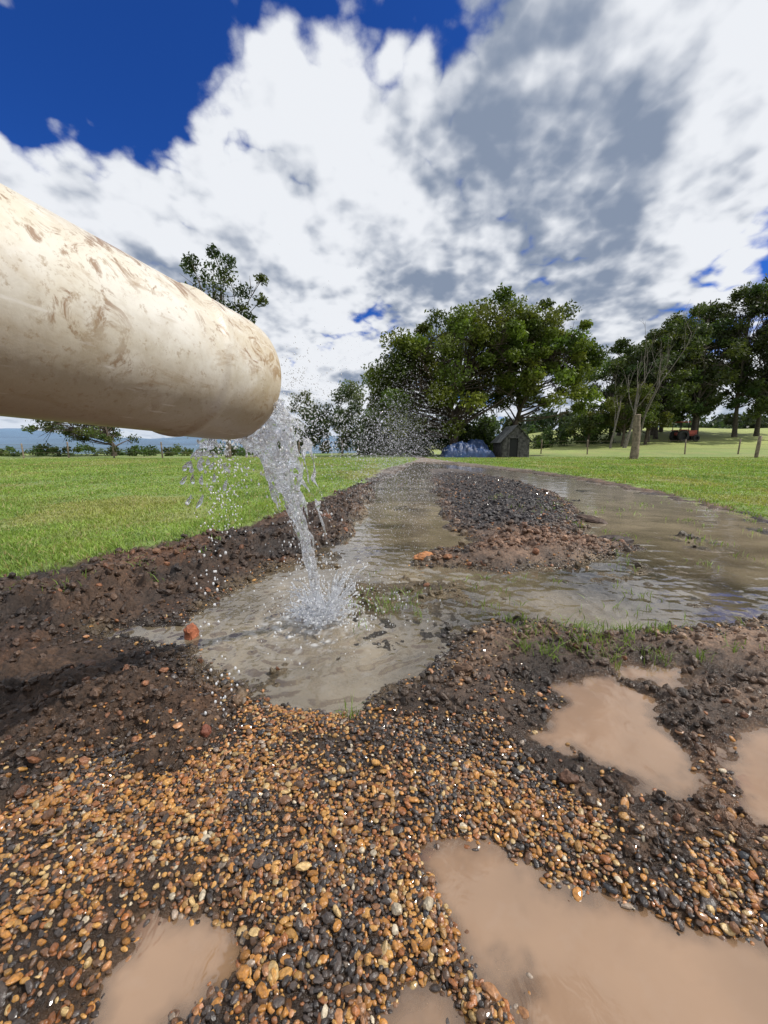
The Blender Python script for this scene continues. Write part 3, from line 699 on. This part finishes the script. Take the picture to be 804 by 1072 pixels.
# ---------------------------------------------------------------- light, sky
S=Vector((.98,-.12,0)).normalized();el=math.radians(50);S=Vector((S.x*math.cos(el),S.y*math.cos(el),math.sin(el)))
sun=bpy.data.lights.new('sun','SUN');sun.energy=4.1;sun.angle=math.radians(.6);sun.color=(1,.95,.88)
so=bpy.data.objects.new('sun',sun);scene.collection.objects.link(so);so.rotation_euler=S.to_track_quat('Z','Y').to_euler()
w=bpy.data.worlds.new('World');scene.world=w;w.use_nodes=True;nt=w.node_tree;nt.nodes.clear();b=NB(nt)
try:
    w.cycles.sampling_method='MANUAL';w.cycles.sample_map_resolution=256
except Exception: pass
sky=b.n('ShaderNodeTexSky',sky_type='NISHITA',sun_disc=False,sun_elevation=el,sun_rotation=math.atan2(S.x,S.y),air_density=1.0,dust_density=.3,ozone_density=3.)
dirv=b.n('ShaderNodeTexCoord').outputs['Generated']
sep=b.n('ShaderNodeSeparateXYZ',{0:dirv})
zz=b.m('MAXIMUM',sep.outputs[2],0.)
den=b.m('ADD',zz,.34)
px=b.m('DIVIDE',sep.outputs[0],den);py=b.m('DIVIDE',sep.outputs[1],den)
pv=b.n('ShaderNodeCombineXYZ',{0:px,1:py,2:0.}).outputs[0]
def n2(v,scale,detail,rough):
    return b.n('ShaderNodeTexNoise',{'Vector':v,'Scale':scale,'Detail':detail,'Roughness':rough},noise_dimensions='2D').outputs[0]
def cn(off,dt):
    v=b.vm('ADD',pv,off).outputs[0]
    det=n2(v,2.3,dt,.54)
    bil=b.m('ABSOLUTE',b.m('SUBTRACT',n2(b.vm('ADD',v,(5.2,3.3,0)).outputs[0],4.2,3.,.5),.5))
    bil2=b.m('ABSOLUTE',b.m('SUBTRACT',n2(b.vm('ADD',v,(1.2,7.3,0)).outputs[0],10.5,2.,.5),.5))
    return b.m('ADD',b.m('ADD',b.m('MULTIPLY',det,.74),b.m('MULTIPLY',bil,.62)),b.m('MULTIPLY',bil2,.20))
n0=cn((3.1,1.7,0),8.);n1=cn((3.1+.035,1.7-.075,0),5.)
def blob(d,a0,a1):
    l=math.sqrt(sum(q*q for q in d));d=tuple(q/l for q in d)
    dt=b.vm('DOT_PRODUCT',dirv,d).outputs['Value']
    return b.mr(dt,math.cos(math.radians(a0)),math.cos(math.radians(a1)),0,1,True)
gap=b.m('MULTIPLY',blob((-.47,.62,.64),15,6),.34)
gap=b.m('ADD',gap,b.m('MULTIPLY',blob((-.30,.66,.69),9,2),.10))
gap=b.m('ADD',gap,b.m('MULTIPLY',blob((-.08,.69,.72),9,2),.07))
gap=b.m('ADD',gap,b.m('MULTIPLY',blob((.12,.69,.72),9,2),.10))
gap=b.m('ADD',gap,b.m('MULTIPLY',blob((.62,.75,.24),7,2),.14))
cov=b.m('ADD',b.m('SUBTRACT',n0,gap),.245)
dens=b.mr(cov,.49,.585,0,1,True)
lit=b.m('MULTIPLY',b.m('SUBTRACT',n0,n1),5.0)
thick=b.mr(cov,.60,.92,0,1,True)
shade=b.m('ADD',b.m('SUBTRACT',.97,b.m('MULTIPLY',thick,.40)),lit)
shade=b.m('SUBTRACT',shade,b.m('MULTIPLY',blob((.26,.9,.37),24,5),.36))
shade=b.m('SUBTRACT',shade,b.m('MULTIPLY',blob((.55,.66,.50),20,5),.14))
shade=b.m('ADD',shade,b.m('MULTIPLY',blob((-.2,.8,.45),20,5),.12))
shade=b.m('ADD',shade,b.m('MULTIPLY',b.m('SUBTRACT',n2(pv,1.9,6.,.62),.5),1.7))
shade=b.mr(shade,-.1,1.15,0,1,True)
cc=b.mix(shade,(2.4,2.95,4.0),(8.5,8.75,9.2))
blue_=b.vm('MULTIPLY',sky.outputs[0],(.15,.44,1.10)).outputs[0]
hz=b.mr(sep.outputs[2],.0,.14,1,0,True)
fin=b.mix(dens,blue_,cc)
fin=b.mix(b.m('MULTIPLY',hz,.6),fin,(5.4,6.4,7.8))
bg=b.n('ShaderNodeBackground',{'Color':fin,'Strength':.1})
b.n('ShaderNodeOutputWorld',{'Surface':bg.outputs[0]})

# ---------------------------------------------------------------- camera
cam=bpy.data.cameras.new('camera');cam.sensor_fit='HORIZONTAL';cam.sensor_width=36;cam.lens=36*404/804;cam.clip_start=.02;cam.clip_end=20000
co=bpy.data.objects.new('camera',cam);scene.collection.objects.link(co);co.location=(0,0,.6);co.rotation_euler=(math.radians(90-9.3),0,0)
scene.camera=co
